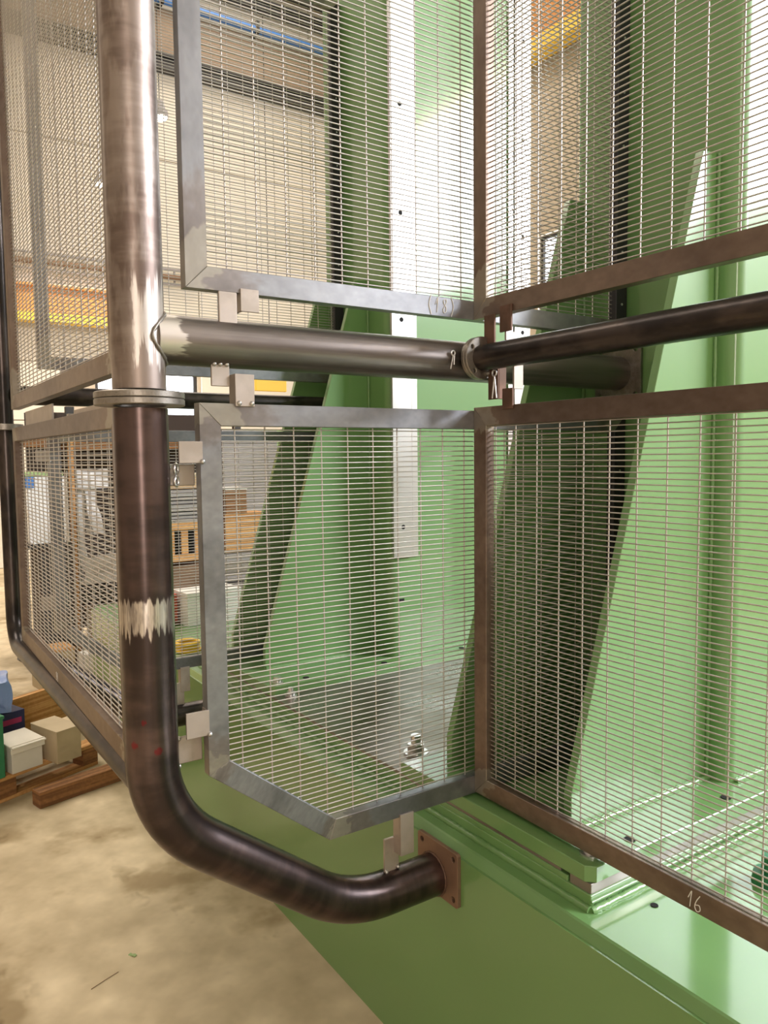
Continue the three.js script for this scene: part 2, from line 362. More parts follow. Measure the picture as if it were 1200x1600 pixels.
// ------------------------------------------------------------------ machine: base, feet, columns
const BX = 1.262, BTOP = .737, PADX = 1.34;
const zPads = [-3.72, -1.165];
function hexBolt(r, h) { const g = new THREE.CylinderGeometry(r, r, h, 6); return g; }
function weldBead(a, b, r) {
  const A = V3(...a), B = V3(...b), L = A.distanceTo(B), n = Math.max(8, Math.round(L / .007)), pts = [];
  for (let i = 0; i <= n; i++) pts.push(A.clone().lerp(B, i / n).add(V3(rr(-1, 1) * r * .08, rr(-1, 1) * r * .08, rr(-1, 1) * r * .08)));
  return sweep(pts, i => r * (.8 + .32 * Math.abs(Math.sin(i * 1.55)) + .08 * Math.sin(i * .37)), 8);
}
{
  const t = thing('machine_base', 'long green painted machine base standing on the floor', 'machine base');
  const prof = new THREE.Shape([[BX, 0], [BX, .7155], [BX + .008, .7155], [BX + .026, BTOP - .003], [BX + .032, BTOP], [4.2, BTOP], [4.2, 0]].map(p => new THREE.Vector2(...p)));
  const g = new THREE.ExtrudeGeometry(prof, { depth: 7.6, bevelEnabled: false }); g.translate(0, 0, -5.72);
  mesh('base_box', boxUV(g), M.green, t);
  mesh('base_pad', bx(PADX, BTOP - .01, zPads[0], 3.1, .772, zPads[1], .003), M.green, t);
  mesh('raised_pad', bx(PADX + .003, .77, zPads[0], 3.1, .786, zPads[1] - .075, .003), M.green, t);
  mesh('shim_plate', bx(PADX + .006, .785, zPads[0] + .004, 3.1, .7965, zPads[1] - .1, .001), M.machined, t, null, 'bare machined steel shim plate');
  mesh('packing_strip', bx(PADX + .005, .771, zPads[1] - .07, 3.1, .7965, zPads[1] - .004, .002), M.machined, t, null, 'bare steel packing strip under the foot');
  mesh('weld', weldBead([PADX - .004, BTOP + .002, zPads[0]], [PADX - .004, BTOP + .002, zPads[1] + .004], .0105), M.green, t);
  mesh('weld', weldBead([PADX - .004, BTOP + .002, zPads[1] + .006], [3.1, BTOP + .002, zPads[1] + .006], .0105), M.green, t);
  mesh('weld', weldBead([PADX, .7575, zPads[1] + .002], [3.1, .7575, zPads[1] + .002], .004), M.green, t);
  for (const [x, z] of [[1.478, -1.094], [2.3, -1.0], [1.47, -.2]]) mesh('threaded_hole', new THREE.CylinderGeometry(.009, .009, .004, 16), M.black, t, [x, BTOP, z]);
  const pl = mesh('oil_fitting', merge([new THREE.CylinderGeometry(.04, .045, .03, 24), new THREE.CylinderGeometry(.026, .026, .06, 6).translate(0, .03, 0)]), M.greenBin, t, [1.79, BTOP + .015, -.99]);
  for (const [x, z, s] of [[1.475, -2.04, 1], [1.41, -2.84, .62]]) {
    const b = mesh('foundation_bolt', merge([new THREE.CylinderGeometry(.042 * s, .042 * s, .008, 24).translate(0, .004, 0), hexBolt(.031 * s, .03 * s).translate(0, .022 * s, 0), new THREE.CylinderGeometry(.017 * s, .017 * s, .03 * s, 16).translate(0, .05 * s, 0)]), M.bolt, t, [x, .7965, z]);
    b.rotation.y = .3;
  }
}
function column(zf, label, rails) {
  const t = thing('machine_column', label, 'machine column', [2.01, .7965, zf]), y0 = .0395;                    // local: x from the left wall, z from the front face
  const zb = -.6, front = .085;
  mesh('foot_plate', boxUV(plate([[PADX - 2.01 + .02, -front], [PADX - 2.01, -front + .02], [PADX - 2.01, -zb + .085], [1.05, -zb + .085], [1.05, -front]], y0, .002).applyMatrix4(basis([1, 0, 0], [0, 0, -1], [0, 1, 0], [0, y0, 0]))), M.green, t);
  // body: hollow section with rounded corners
  const r = .045, W = .88, s = new THREE.Shape();
  s.moveTo(r, 0); s.lineTo(W - r, 0); s.absarc(W - r, r, r, -Math.PI / 2, 0, false); s.lineTo(W, .6 - r); s.absarc(W - r, .6 - r, r, 0, Math.PI / 2, false); s.lineTo(r, .6); s.absarc(r, .6 - r, r, Math.PI / 2, Math.PI, false); s.lineTo(0, r); s.absarc(r, r, r, Math.PI, Math.PI * 1.5, false);
  const bg = new THREE.ExtrudeGeometry(s, { depth: 6.4, bevelEnabled: false, curveSegments: 10 }); bg.rotateX(-Math.PI / 2); bg.translate(0, y0, 0);
  mesh('column_body', bg, M.green, t);
  // two gussets on the left wall
  const gp = [[1.437 - 2.01, .836], [1.437 - 2.01, .932], [1.94 - 2.01, 2.623], [.0, 2.632], [.0, .836]].map(([a, b]) => [a, b - .7965]);
  const gz = rails ? [-.173, -.54] : [-.066, -.55];
  gz.forEach((z, k) => {
    const g = plate(gp, .026, .0015); g.translate(0, 0, z); mesh('gusset', boxUV(g), M.green, t);
    mesh('weld', weldBead([1.437 - 2.01, y0 + .003, z + .004], [0, y0 + .003, z + .004], .0105), M.green, t);
    mesh('weld', weldBead([-.004, y0, z + .004], [-.004, 1.83, z + .004], .006), M.green, t);
  });
  mesh('weld', weldBead([.04, y0 + .003, .004], [.86, y0 + .003, .004], .0105), M.green, t);
  for (const [x, z] of [[1.527 - 2.01, .045], [1.936 - 2.01, .045], [2.4 - 2.01, .045]]) mesh('bolt_hole', new THREE.CylinderGeometry(.014, .014, .003, 20), M.black, t, [x, y0 + .0008, z]);
  const b = mesh('leveling_bolt', merge([new THREE.CylinderGeometry(.026, .026, .005, 20).translate(0, .0025, 0), hexBolt(.019, .02).translate(0, .015, 0)]), M.bolt, t, [-.615, y0, .035]);
  if (rails) {
    for (const [x0, x1, x2] of [[.008, .117, .155], [.882, .773, .735]]) {
      const y1 = rails.bottom - .7965;
      const gr = mesh('guide_rail', merge([bx(Math.min(x0, x1), y1, 0, Math.max(x0, x1), 6.2, .016, .002), bx(Math.min(x1, x2) + (x1 < x2 ? .004 : 0), y1, 0, Math.max(x1, x2) - (x1 < x2 ? 0 : .004), 6.2, .009, .002)]), M.rail, t, null, 'bright ground steel guide rail');
      for (let i = 0; i < 9; i++) mesh('screw_hole', new THREE.CylinderGeometry(.011, .011, .003, 16).rotateX(Math.PI / 2), M.black, gr, [(x0 + x1) / 2, y1 + .146 + i * .482, .0155]);
    }
    mesh('slot', bx(.04, 1.098 - .7965, -.004, .075, 1.116 - .7965, .001), M.black, t);
  }
  return t;
}
column(-1.25, 'green machine column with slanted gusset at the right edge of the picture', null);
column(-2.97, 'green machine column with two bright guide rails behind the mesh', { bottom: 1.314 });

// ------------------------------------------------------------------ guard: mesh panels
function insetPoly(P, d) {                                              // convex, counter-clockwise
  const n = P.length, L = P.map((p, i) => { const q = P[(i + 1) % n], dx = q[0] - p[0], dy = q[1] - p[1], l = Math.hypot(dx, dy); return { x: p[0] - dy / l * d, y: p[1] + dx / l * d, dx: dx / l, dy: dy / l }; });
  return L.map((b, i) => { const a = L[(i + n - 1) % n], c = a.dx * b.dy - a.dy * b.dx, t = ((b.x - a.x) * b.dy - (b.y - a.y) * b.dx) / c; return [a.x + a.dx * t, a.y + a.dy * t]; });
}
function clipLine(P, axis, value) {                                    // extent of the line across a convex outline
  const hits = [];
  P.forEach((p, i) => { const q = P[(i + 1) % P.length], a = p[axis], b = q[axis]; if ((a - value) * (b - value) <= 0 && a !== b) hits.push(p[1 - axis] + (q[1 - axis] - p[1 - axis]) * (value - a) / (b - a)); });
  return hits.length < 2 ? null : [Math.min(...hits), Math.max(...hits)];
}
const WR = .0017;
function panel(name, label, P, place, o = {}) {
  const t = thing(name, label, 'mesh fence'); t.matrixAutoUpdate = true;
  const m = place, I = insetPoly(P, .05), bar = o.bar || M.bar, group = t;
  t.applyMatrix4(m);
  const n = P.length;
  for (let i = 0; i < n; i++) {
    const j = (i + 1) % n, g = plate([P[i], P[j], I[j], I[i]], .03, .0012);
    const dx = P[j][0] - P[i][0], dy = P[j][1] - P[i][1], l = Math.hypot(dx, dy), p = g.attributes.position, uv = new Float32Array(p.count * 2);
    for (let k = 0; k < p.count; k++) { const x = p.getX(k) - P[i][0], y = p.getY(k) - P[i][1]; uv[2 * k] = (x * dx + y * dy) / l / l; uv[2 * k + 1] = (-x * dy + y * dx) / l + p.getZ(k) + i * .23; }
    g.setAttribute('uv', new THREE.BufferAttribute(uv, 2)); g.computeVertexNormals();
    const end = o.endBar === i;
    mesh(end ? 'end_bar' : 'frame_bar', g, end ? M.dark : bar, t, null, end ? 'black end bar with small screws' : undefined);
    if (end) for (let k = 0; k < 12; k++) { const y = P[i][1] + .1 + k * .16; if (y < P[j][1] - .06) mesh('screw', new THREE.CylinderGeometry(.004, .004, .003, 10).rotateX(Math.PI / 2), M.bolt, t, [P[i][0] - .025, y, .001]); }
  }
  const W = insetPoly(P, .044), list = [];
  const ys = P.map(p => p[1]), xs = P.map(p => p[0]), y1 = Math.max(...ys), x1 = Math.max(...xs), x0 = Math.min(...xs), y0 = Math.min(...ys);
  const cyl = (a, b, r) => { const A = V3(...a), B = V3(...b), L = A.distanceTo(B), c = new THREE.CylinderGeometry(r, r, L, 6, 1, true); c.applyQuaternion(new THREE.Quaternion().setFromUnitVectors(V3(0, 1, 0), B.clone().sub(A).divideScalar(L))); c.translate((A.x + B.x) / 2, (A.y + B.y) / 2, (A.z + B.z) / 2); return c; };
  const py = .01315, ph = o.phaseY ?? 1.861, pu = o.pitch ?? .0745, pw = o.phaseU ?? .687;
  for (let k = Math.ceil((y0 - ph) / py); ; k++) { const y = ph + k * py; if (y > y1) break; const s = clipLine(W, 1, y); if (s && s[1] - s[0] > .01) list.push(cyl([s[0], y, -.018], [s[1], y, -.018], WR)); }
  for (let k = Math.ceil((x0 - pw) / pu); ; k++) { const x = pw + k * pu; if (x > x1) break; const s = clipLine(W, 0, x); if (s && s[1] - s[0] > .01) list.push(cyl([x, s[0], -.0212], [x, s[1], -.0212], WR)); }
  const wm = mesh('wire_mesh', merge(list), M.wire, t); wm.userData.kind = 'stuff'; wm.userData.label = 'welded steel wire mesh';
  return t;
}
const FRONT = z => basis([1, 0, 0], [0, 1, 0], [0, 0, 1], [0, 0, z]);           // faces +z
const SIDE = x => basis([0, 0, 1], [0, 1, 0], [-1, 0, 0], [x, 0, 0]);            // faces -x, u runs along +z
const LZ = -1.62, XR = 1.375, DZ = -1.74;
// angle tab: front leaf and a leaf turned back at one end, in panel axes (u, v, w)
function angleTab(u0, v0, u1, v1, w, back, side = 0) {
  const g = [bx(u0, v0, w - .006, u1, v1, w, .001)];
  if (back) { const u = side ? u1 : u0; g.push(side ? bx(u - .006, v0, w - back, u, v1, w - .003, .001) : bx(u, v0, w - back, u + .006, v1, w - .003, .001)); }
  return merge(g);
}
function chalk(strokes, o, s, parent) {
  for (const st of strokes) {
    const c = new THREE.CatmullRomCurve3(st.map(([x, y]) => V3(o[0] + x * s, o[1] + y * s, .0008))), pts = c.getPoints(24);
    mesh('chalk_stroke', sweep(pts, s * .028, 6), M.chalk, parent);
  }
}
const one = [[0, .52], [.22, .98], [.18, .6], [.12, .02]], six = [[.34, .98], [.12, .6], [.02, .22], [.16, .0], [.36, .14], [.3, .4], [.06, .34]];
const eight = [[.3, .92], [.1, .84], [.14, .62], [.3, .4], [.28, .1], [.12, .04], [.06, .24], [.2, .48], [.34, .74], [.3, .92]];
const shift = (st, dx, dy = 0) => st.map(([x, y]) => [x + dx, y + dy]);
const upL = (z, label) => {
  const p = panel('mesh_fence', label, [[.575, 2.162], [2.004, 2.162], [2.004, 4.0], [.575, 4.0]], FRONT(z), { phaseU: .678, phaseY: 2.2225, endBar: 1 });
  mesh('frame_tab', angleTab(.699, 2.122, .743, 2.172, .004, .034), M.tab, p);
  return p;
};
const lowL = (z, label) => {
  const p = panel('mesh_fence', label, [[.597, 1.083], [.905, .842], [2.004, .842], [2.004, 1.918], [.597, 1.918]], FRONT(z), { endBar: 2 });
  mesh('frame_tab', angleTab(.681, 1.912, .727, 1.984, .004, .036), M.tab, p);
  mesh('frame_tab', angleTab(.549, 1.787, .602, 1.834, .003, .03, 1), M.tab, p);
  mesh('frame_tab', angleTab(.547, 1.178, .6, 1.236, .003, .03, 1), M.tab, p);
  mesh('frame_tab', angleTab(1.115, .737, 1.158, .85, .006, .036), M.tab, p);
  for (const [x, y] of [[.69, 1.919], [.72, 1.919], [.601, 1.79], [.6, 1.18]]) mesh('weld_spot', new THREE.SphereGeometry(.006, 10, 6), M.weld, p, [x, y, .003]);
  return p;
};
const pu = upL(LZ, 'upper mesh panel with (18) chalked on its lower bar');
chalk([shift([[.1, 1.15], [-.1, .5], [.08, -.15]], 0), shift(one, .42), shift(eight, 1.0), shift([[0, 1.15], [.2, .5], [.02, -.15]], 1.72)], [1.228, 2.17], .04, pu);
const pl = lowL(LZ, 'lower mesh panel with a cut-off corner, in front of the rails');
upL(LZ + DZ, 'far upper mesh panel seen through the left side panel');
lowL(LZ + DZ, 'far lower mesh panel with dark cut-off corner, deep inside the guard');
const ruP = panel('mesh_fence', 'upper mesh panel at the right, above the thin horizontal pipe', [[-1.62, 2.162], [-.2, 2.162], [-.2, 4.0], [-1.62, 4.0]], SIDE(XR), { bar: M.barBrown, pitch: .0765, phaseU: -1.095, phaseY: 2.2225 });
mesh('frame_tab', angleTab(-1.51, 2.113, -1.467, 2.18, .006, 0), M.rusty, ruP);
const rlP = panel('mesh_fence', 'lower mesh panel at the right with 16 chalked on its bar', [[-1.62, .846], [-.2, .846], [-.2, 1.926], [-1.62, 1.926]], SIDE(XR), { bar: M.barBrown, pitch: .0765, phaseU: -1.095 });
mesh('frame_tab', angleTab(-1.5, 1.915, -1.462, 1.968, .006, 0), M.rusty, rlP);
chalk([shift(one, 0), shift(six, .42, -.06)], [-.935, .853], .036, rlP);
const fu = panel('mesh_fence', 'upper mesh panel left of the tall post, running away', [[-3.24, 1.987], [-1.735, 1.987], [-1.735, 4.0], [-3.24, 4.0]], SIDE(.452), { bar: M.barBrown, phaseU: -1.82, phaseY: 2.049 });
const fl = panel('mesh_fence', 'lower mesh panel left of the tall post, goods behind it', [[-3.24, 1.097], [-1.735, 1.097], [-1.735, 1.917], [-3.24, 1.917]], SIDE(.452), { bar: M.barBrown, phaseU: -1.82, phaseY: 1.861 });
chalk([shift([[0, .8], [.2, .98], [.16, .6], [.26, .3], [.02, .05]], 0), shift(one, .5)], [-2.56, 1.1], .03, fl);
mesh('frame_tab', bx(-2.98, 1.912, -.014, -2.5, 1.966, -.008, .001), M.tab, fl);
mesh('frame_tab', bx(-2.2, 1.912, -.014, -1.78, 1.93, -.008, .001), M.tab, fl);

// ------------------------------------------------------------------ guard: pipes
const PX = .479, PZ = -1.65, PR = .057;
const ring = (ro, ri, t, holes = 0, hr = .006, pc = 0) => {
  const s = new THREE.Shape(); s.absarc(0, 0, ro, 0, 2 * Math.PI, false);
  if (ri) { const h = new THREE.Path(); h.absarc(0, 0, ri, 0, 2 * Math.PI, true); s.holes.push(h); }
  for (let i = 0; i < holes; i++) { const a = (i + .5) / holes * 2 * Math.PI, h = new THREE.Path(); h.absarc(pc * Math.cos(a), pc * Math.sin(a), hr, 0, 2 * Math.PI, true); s.holes.push(h); }
  const g = new THREE.ExtrudeGeometry(s, { depth: t - .003, bevelEnabled: true, bevelThickness: .0015, bevelSize: .0015, bevelOffset: -.0015, bevelSegments: 1, curveSegments: 40 }); g.translate(0, 0, .0015); return g;
};
function squareFlange(side, t, pipeR, tall = side) {
  const h = side / 2, k = tall / 2, c = .006, e = .02;
  return plate([[-h + c, -k], [h - c, -k], [h, -k + c], [h, k - c], [h - c, k], [-h + c, k], [-h, k - c], [-h, -k + c]], t, .001, [[-h + e, -k + e, .008], [h - e, -k + e, .008], [h - e, k - e, .008], [-h + e, k - e, .008]]);
}
const N0 = V3(-1, 0, 0);
{
  // upper post with the horizontal pipe welded to it
  const t = thing('guard_post', 'tall worn upper steel post with a thick horizontal pipe welded on', 'guard post', [PX, 1.923, PZ]);
  mesh('post', sweep([V3(0, .02, 0), V3(0, 1.2, 0), V3(0, 2.2, 0)], PR * .965, 40, N0), M.postUp, t);
  const pipeLen = 2.01 - PX - .012;
  mesh('horizontal_pipe', sweep([V3(PR * .55, .129, 0), V3(.3, .129, 0), V3(.7, .129, 0), V3(1.1, .129, 0), V3(pipeLen, .129, 0)], .0535, 36), M.pipe, t);
  mesh('weld', sweep(Array.from({ length: 49 }, (_, i) => { const a = i / 24 * Math.PI; return V3(Math.sqrt(Math.max(0, PR * PR - .055 * .055 * Math.sin(a) ** 2)) * .99, .129 + .055 * Math.cos(a), .055 * Math.sin(a)); }), i => .0035 * (1 + .3 * Math.sin(i * 2.1)), 8), M.flange, t);
  const f = mesh('flange', ring(.0925, PR - .004, .0135), M.flange, t); f.rotation.x = -Math.PI / 2; f.position.y = .0005;
  const e = mesh('end_plate', squareFlange(.18, .012, .0535), M.flange, t); e.rotation.y = -Math.PI / 2; e.position.set(pipeLen, .129, 0);
  mesh('pipe_tab', bx(.648 - PX, .16, .024, .692 - PX, .24, .031, .003), M.tab, t);
  mesh('pipe_tab', bx(.631 - PX, .033, .014, .674 - PX, .09, .021, .002), M.tab, t);
  for (const x of [.638, .652, .667]) mesh('weld_spot', new THREE.SphereGeometry(.006, 10, 6), M.weld, t, [x - PX, .082, .022]);
}
{
  // lower post: down, round the bend, along the slope, and level into the machine base
  const t = thing('guard_post', 'dark lower steel post bending down and round into the machine base', 'guard post', [PX, 1.923, PZ]);
  const y0 = 1.923, path = bendPath([[0, -.02, 0], [0, 1.0 - y0, 0], [.971 - PX, .631 - y0, 0], [BX - PX - .012, .631 - y0, 0]], [.283, .36]);
  // extra rings on the straight so that the ground band keeps its place
  mesh('bent_pipe', sweep(path, PR, 44, N0), M.postLow, t);
  const f = mesh('flange', ring(.0925, PR - .004, .0135), M.flange, t); f.rotation.x = -Math.PI / 2; f.position.y = -.014;
  const e = mesh('end_plate', squareFlange(.18, .012, PR, .152), M.tabBrown, t); e.rotation.y = -Math.PI / 2; e.position.set(BX - PX - .012, .653 - y0, .016);
  mesh('weld', sweep(Array.from({ length: 49 }, (_, i) => { const a = i / 24 * Math.PI; return V3(BX - PX - .014, .631 - y0 + .058 * Math.cos(a), .058 * Math.sin(a)); }), i => .003 * (1 + .3 * Math.sin(i * 2.1)), 8), M.rusty, t);
  mesh('pipe_tab', bx(.5 - PX, 1.737 - y0, -.006, .595 - PX, 1.784 - y0, 0, .003), M.tab, t);
  mesh('pipe_tab', bx(.5 - PX, 1.113 - y0, -.006, .594 - PX, 1.176 - y0, 0, .003), M.tab, t);
  mesh('pipe_tab', bx(1.085 - PX, .68 - y0, -.004, 1.13 - PX, .778 - y0, .004, .001), M.tab, t);
  for (const [x, y] of [[1.088, .69], [1.125, .694], [.535, 1.78], [.537, 1.175], [.536, 1.112]]) mesh('weld_spot', new THREE.SphereGeometry(.006, 10, 6), M.weld, t, [x - PX, y - y0, .006]);
}
for (const [y, k] of [[1.775, 'upper'], [1.748, 'lower']]) {
  const s = new THREE.TorusGeometry(.0105, .0035, 8, 20); const m = mesh('ring_clip', s, M.bolt, scene, [.548, y, -1.637]);
  m.rotation.y = .9; m.userData = { label: `${k} small zinc ring on the tab right of the dark post`, category: 'ring' };
}
{
  // far side of the guard: thin post and rail, and the far copy of the bent pipe
  const FX = .445, FZ = -3.36, fr = .031;
  const t = thing('guard_post', 'thin far post at the left edge bending into the low side rail', 'guard post', [FX, 1.925, FZ]);
  const y0 = 1.925;
  mesh('bent_pipe', sweep(bendPath([[0, 2.1, 0], [0, 1.066 - y0, 0], [.033, 1.062 - y0, -1.665 - FZ]], [.12]), fr, 28, N0), M.scale, t);
  const f = mesh('flange', ring(.066, fr, .024), M.flange, t); f.rotation.x = -Math.PI / 2; f.position.y = -.012;
  mesh('latch_pin', bx(-.034, .13, .02, -.026, .19, .034, .003), M.bolt, t);
  const r = thing('guard_rail', 'dark horizontal rail at the back between far post and column', 'guard rail', [FX, 2.052, FZ]);
  mesh('pipe', sweep([V3(fr * .8, 0, 0), V3(2.01 - FX - .012, 0, 0)], .038, 28), M.scale, r);
  const e = mesh('end_plate', squareFlange(.15, .012, .04), M.flange, r); e.rotation.y = -Math.PI / 2; e.position.set(2.01 - FX - .012, 0, 0);
  mesh('pipe_tab', bx(.66 - FX, .03, -.004, .705 - FX, .11, .003, .003), M.tab, r);
  const b = thing('guard_rail', 'far low bent rail joining the back of the machine base', 'guard rail', [BX, .631, FZ]);
  mesh('bent_pipe', sweep(bendPath([[.48 - BX, 1.03 - .631, 0], [.971 - BX, 0, 0], [-.012, 0, 0]], [.36]), .05, 28), M.scale, b);
  const e2 = mesh('end_plate', squareFlange(.18, .012, .05), M.rusty, b); e2.rotation.y = -Math.PI / 2; e2.position.set(-.012, 0, 0);
  mesh('pipe_tab', bx(1.09 - BX, .03, -.004, 1.13 - BX, .15, .004, .001), M.tab, b);
}
{
  // thin rail on the right, flanged to the thick pipe
  const RX = 1.356, RY = 2.053, fz = PZ + .0535;
  const t = thing('guard_rail', 'thin brown horizontal rail at the right, bolted on by a round flange', 'guard rail', [RX, RY, fz]);
  mesh('pipe', sweep([V3(0, 0, .03), V3(0, 0, 1.5)], .034, 32), M.scale, t);
  for (const [z, k] of [[.012, 0], [.024, 1]]) { const f = mesh('flange', ring(.056, k ? .03 : .02, .0115, 4, .0055, .044), M.flange, t); f.position.z = z; f.rotation.z = .12; }
  mesh('hub', sweep([V3(0, 0, -.02), V3(0, 0, .014)], .036, 28), M.scale, t);
  for (const a of [.25, 1.25]) { const n = mesh('flange_bolt', hexBolt(.009, .012).rotateX(Math.PI / 2), M.bolt, t); n.position.set(.044 * Math.cos(-a * Math.PI / 2 + .9), .044 * Math.sin(-a * Math.PI / 2 + .9), .04); }
  mesh('rail_tab', bx(.015, .02, .024, .021, .112, .064, .001), M.rusty, t);
  mesh('rail_tab', merge([bx(.015, -.11, .04, .021, -.025, .078, .001), bx(.019, -.11, .073, .044, -.025, .079, .001)]), M.rusty, t);
  mesh('rail_tab', bx(.018, .02, .1, .05, .062, .106, .001), M.tab, t);
  mesh('rail_tab', bx(.018, -.088, .13, .05, -.025, .136, .001), M.tab, t);
}
{
  const t = thing('spring_pin', 'small bent spring pin hanging at the left of the round flange', 'pin', [1.28, 2.052, PZ + .06]);
  mesh('loop', new THREE.TorusGeometry(.006, .0022, 6, 16), M.bolt, t, [0, .012, 0]);
  mesh('leg', rod([0, .006, 0], [-.012, -.03, .004], .0022, 6), M.bolt, t); mesh('leg', rod([.004, .006, 0], [.001, -.018, .002], .0022, 6), M.bolt, t);
  const u = thing('spring_pin', 'small spring pin hanging below the thin right rail', 'pin', [1.362, 1.99, -1.522]);
  mesh('loop', new THREE.TorusGeometry(.008, .0022, 6, 16).rotateY(Math.PI / 2), M.bolt, u, [0, .02, 0]);
  mesh('leg', rod([0, .012, 0], [0, -.045, -.008], .0022, 6), M.bolt, u); mesh('leg', rod([0, .012, 0], [0, -.045, .008], .0022, 6), M.bolt, u);
}

// ------------------------------------------------------------------ pallet with boxes at the left
{
  const turn = .42;
  const t = thing('pallet', 'low wooden pallet carrying boxes at the left edge', 'pallet', [-.117, 0, -4.564], turn);
  const L = 1.06, W = .8;
  for (let i = 0; i < 5; i++) mesh('deck_board', bx(-.0, .112, -W / 2 + i * .18, L, .134, -W / 2 + i * .18 + .1, .003), M.wood, t);
  for (const x of [0, .45, L - .1]) {
    mesh('cross_board', bx(x, .09, -W / 2, x + .1, .112, W / 2 + .02, .003), M.woodOld, t);
    for (const z of [-W / 2, -.05, W / 2 - .1 + .02]) mesh('block', bx(x, .02, z, x + .1, .09, z + .1, .003), M.woodOld, t);
  }
  for (const z of [-W / 2, -.05, W / 2 - .08]) mesh('bottom_board', bx(0, 0, z, L, .02, z + .1, .003), M.wood, t);
}
{
  const lay = (name, label, cat, x, y, z, turn) => thing(name, label, cat, [x, y, z], turn);
  const a = lay('carton', 'open white carton with a lid flap on the pallet', 'box', .585, .134, -4.5, .36);
  mesh('body', bx(-.085, 0, -.09, .085, .15, .09, .002), M.paperBox, a); mesh('lid', bx(-.1, .15, -.1, .088, .16, .12, .003).rotateX(.07).translate(0, .003, 0), M.paperBox, a); mesh('lid_flap', bx(-.1, .115, .108, .088, .16, .114, .002), M.paperBox, a);
  const b = lay('metal_box', 'plain beige box beside the white carton on the pallet', 'box', .79, .134, -4.53, .36);
  mesh('body', bx(-.075, 0, -.14, .07, .175, .12, .002), M.beigeBox, b); mesh('lid', bx(-.077, .175, -.142, .072, .181, .122, .002), M.beigeBox, b);
  const c = lay('parts_bin', 'dark green plastic bin cut by the left picture edge', 'bin', .36, .134, -4.42, .36);
  mesh('body', bx(-.14, 0, -.12, .115, .33, .1, .006), M.greenBin, c); mesh('rim', bx(-.145, .315, -.125, .12, .332, .105, .004), M.greenBin, c);
  const d = lay('carton', 'dark blue carton with magenta stripe behind the white carton', 'box', .5, .134, -4.78, .36);
  mesh('body', bx(-.13, 0, -.1, .13, .24, .1, .003), M.navy, d); mesh('stripe', bx(-.09, .17, .1, .11, .2, .102), M.magenta, d);
  const e = thing('plastic_bag', 'crumpled pale blue plastic bag on the dark blue carton', 'bag', [.48, .47, -4.8]);
  mesh('bag', lump(.2, .18, .2, .02, 18, 2.2), M.blueFilm, e);
  const f = lay('beam', 'square wooden beam lying on the floor before the pallet', 'beam', .62, 0, -4.22, .26);
  mesh('timber', bx(0, 0, -.045, .95, .085, .045, .004), M.woodOld, f);
  const g = lay('board', 'light wooden board leaning behind the beige box', 'board', .72, .134, -5.08, .5);
  mesh('plank', bx(-.2, 0, -.02, .5, .22, .02, .003), M.wood, g);
}
// ------------------------------------------------------------------ litter on the floor
{
  const w = thing('wire_offcut', 'thin rusty wire offcut lying on the concrete floor', 'wire', [.58, .002, -2.645]);
  mesh('strand', sweep(new THREE.CatmullRomCurve3([V3(-.05, 0, .02), V3(0, 0, 0), V3(.05, 0, -.018)]).getPoints(12), .0011, 6), M.brown, w);
  const s = thing('plastic_scrap', 'tiny green scrap on the floor above the wire offcut', 'scrap', [.697, 0, -2.727]);
  const g = new THREE.BoxGeometry(.012, .003, .03, 2, 1, 4); const p = g.attributes.position; for (let i = 0; i < p.count; i++) p.setY(i, p.getY(i) + .002 + .003 * Math.sin(p.getZ(i) * 200)); g.computeVertexNormals();
  mesh('scrap', g, M.mint, s).rotation.y = .5;
}
// ------------------------------------------------------------------ stores behind the guard
M.darkBrown = std({ color: lin(.05, .036, .028), roughness: .85 });
{
  const RZ = -7.1, w = 1.62;
  const t = thing('storage_rack', 'dark storage rack with wooden top beams deep behind the left mesh', 'rack', [1.42, 0, RZ]);
  for (const x of [0, w - .07]) for (const z of [0, -.9]) mesh('upright', bx(x, 0, z - .06, x + .07, 2.25, z, .003), M.darkSteel, t);
  for (const y of [.62, 1.98]) for (const z of [.01, -.9]) mesh('shelf_beam', bx(0, y - .1, z - .05, w, y, z, .003), y < 1 ? M.darkSteel : M.woodOld, t);
  for (let i = 0; i < 8; i++) mesh('deck_slat', bx(.05, .62, -.88 + i * .11, w - .04, .635, -.8 + i * .11), M.darkSteel, t);
  for (let i = 0; i < 8; i++) mesh('deck_slat', bx(.05, 1.98, -.88 + i * .11, w - .04, 1.995, -.8 + i * .11), M.woodOld, t);
  mesh('back_sheet', bx(-.02, .1, -.97, w + .02, 2.25, -.95), M.darkBrown, t);
}
const put = (name, label, cat, at, turn, parts, group) => { const o = thing(name, label, cat, at, turn, group); for (const [n, g, m] of parts) mesh(n, g, m, o); return o; };
put('tool_locker', 'dark locker standing left of the rack under a white bundle', 'locker', [1.19, 0, -7.0], 0, [['body', bx(-.07, 0, -.3, .2, 1.05, .1, .005), M.darkBrown], ['top', bx(-.2, 1.05, -.3, .2, 1.08, .12, .004), M.darkSteel], ['door', bx(-.05, .05, .1, .18, 1.02, .112, .003), M.darkSteel], ['handle', bx(.12, .55, .112, .14, .68, .13, .002), M.bolt], ['cross_rail', bx(-.2, 1.9, -.3, .2, 2.0, -.26, .003), M.woodOld], ['back_panel', bx(-.07, .0, -.32, .2, 2.2, -.3), M.darkBrown]]);
put('wrapped_panel', 'tall flat bundle in white film with blue corner, on the dark locker', 'bundle', [1.19, 1.09, -7.02], 0, [['bundle', lump(.29, .56, .2, .006, 14, 1).translate(.01, .28, 0), M.film], ['corner_guard', bx(-.145, .47, .06, -.08, .56, .118, .004), M.blue], ['top_strap', bx(-.15, .565, -.11, .15, .6, .115, .004), M.mint]]);
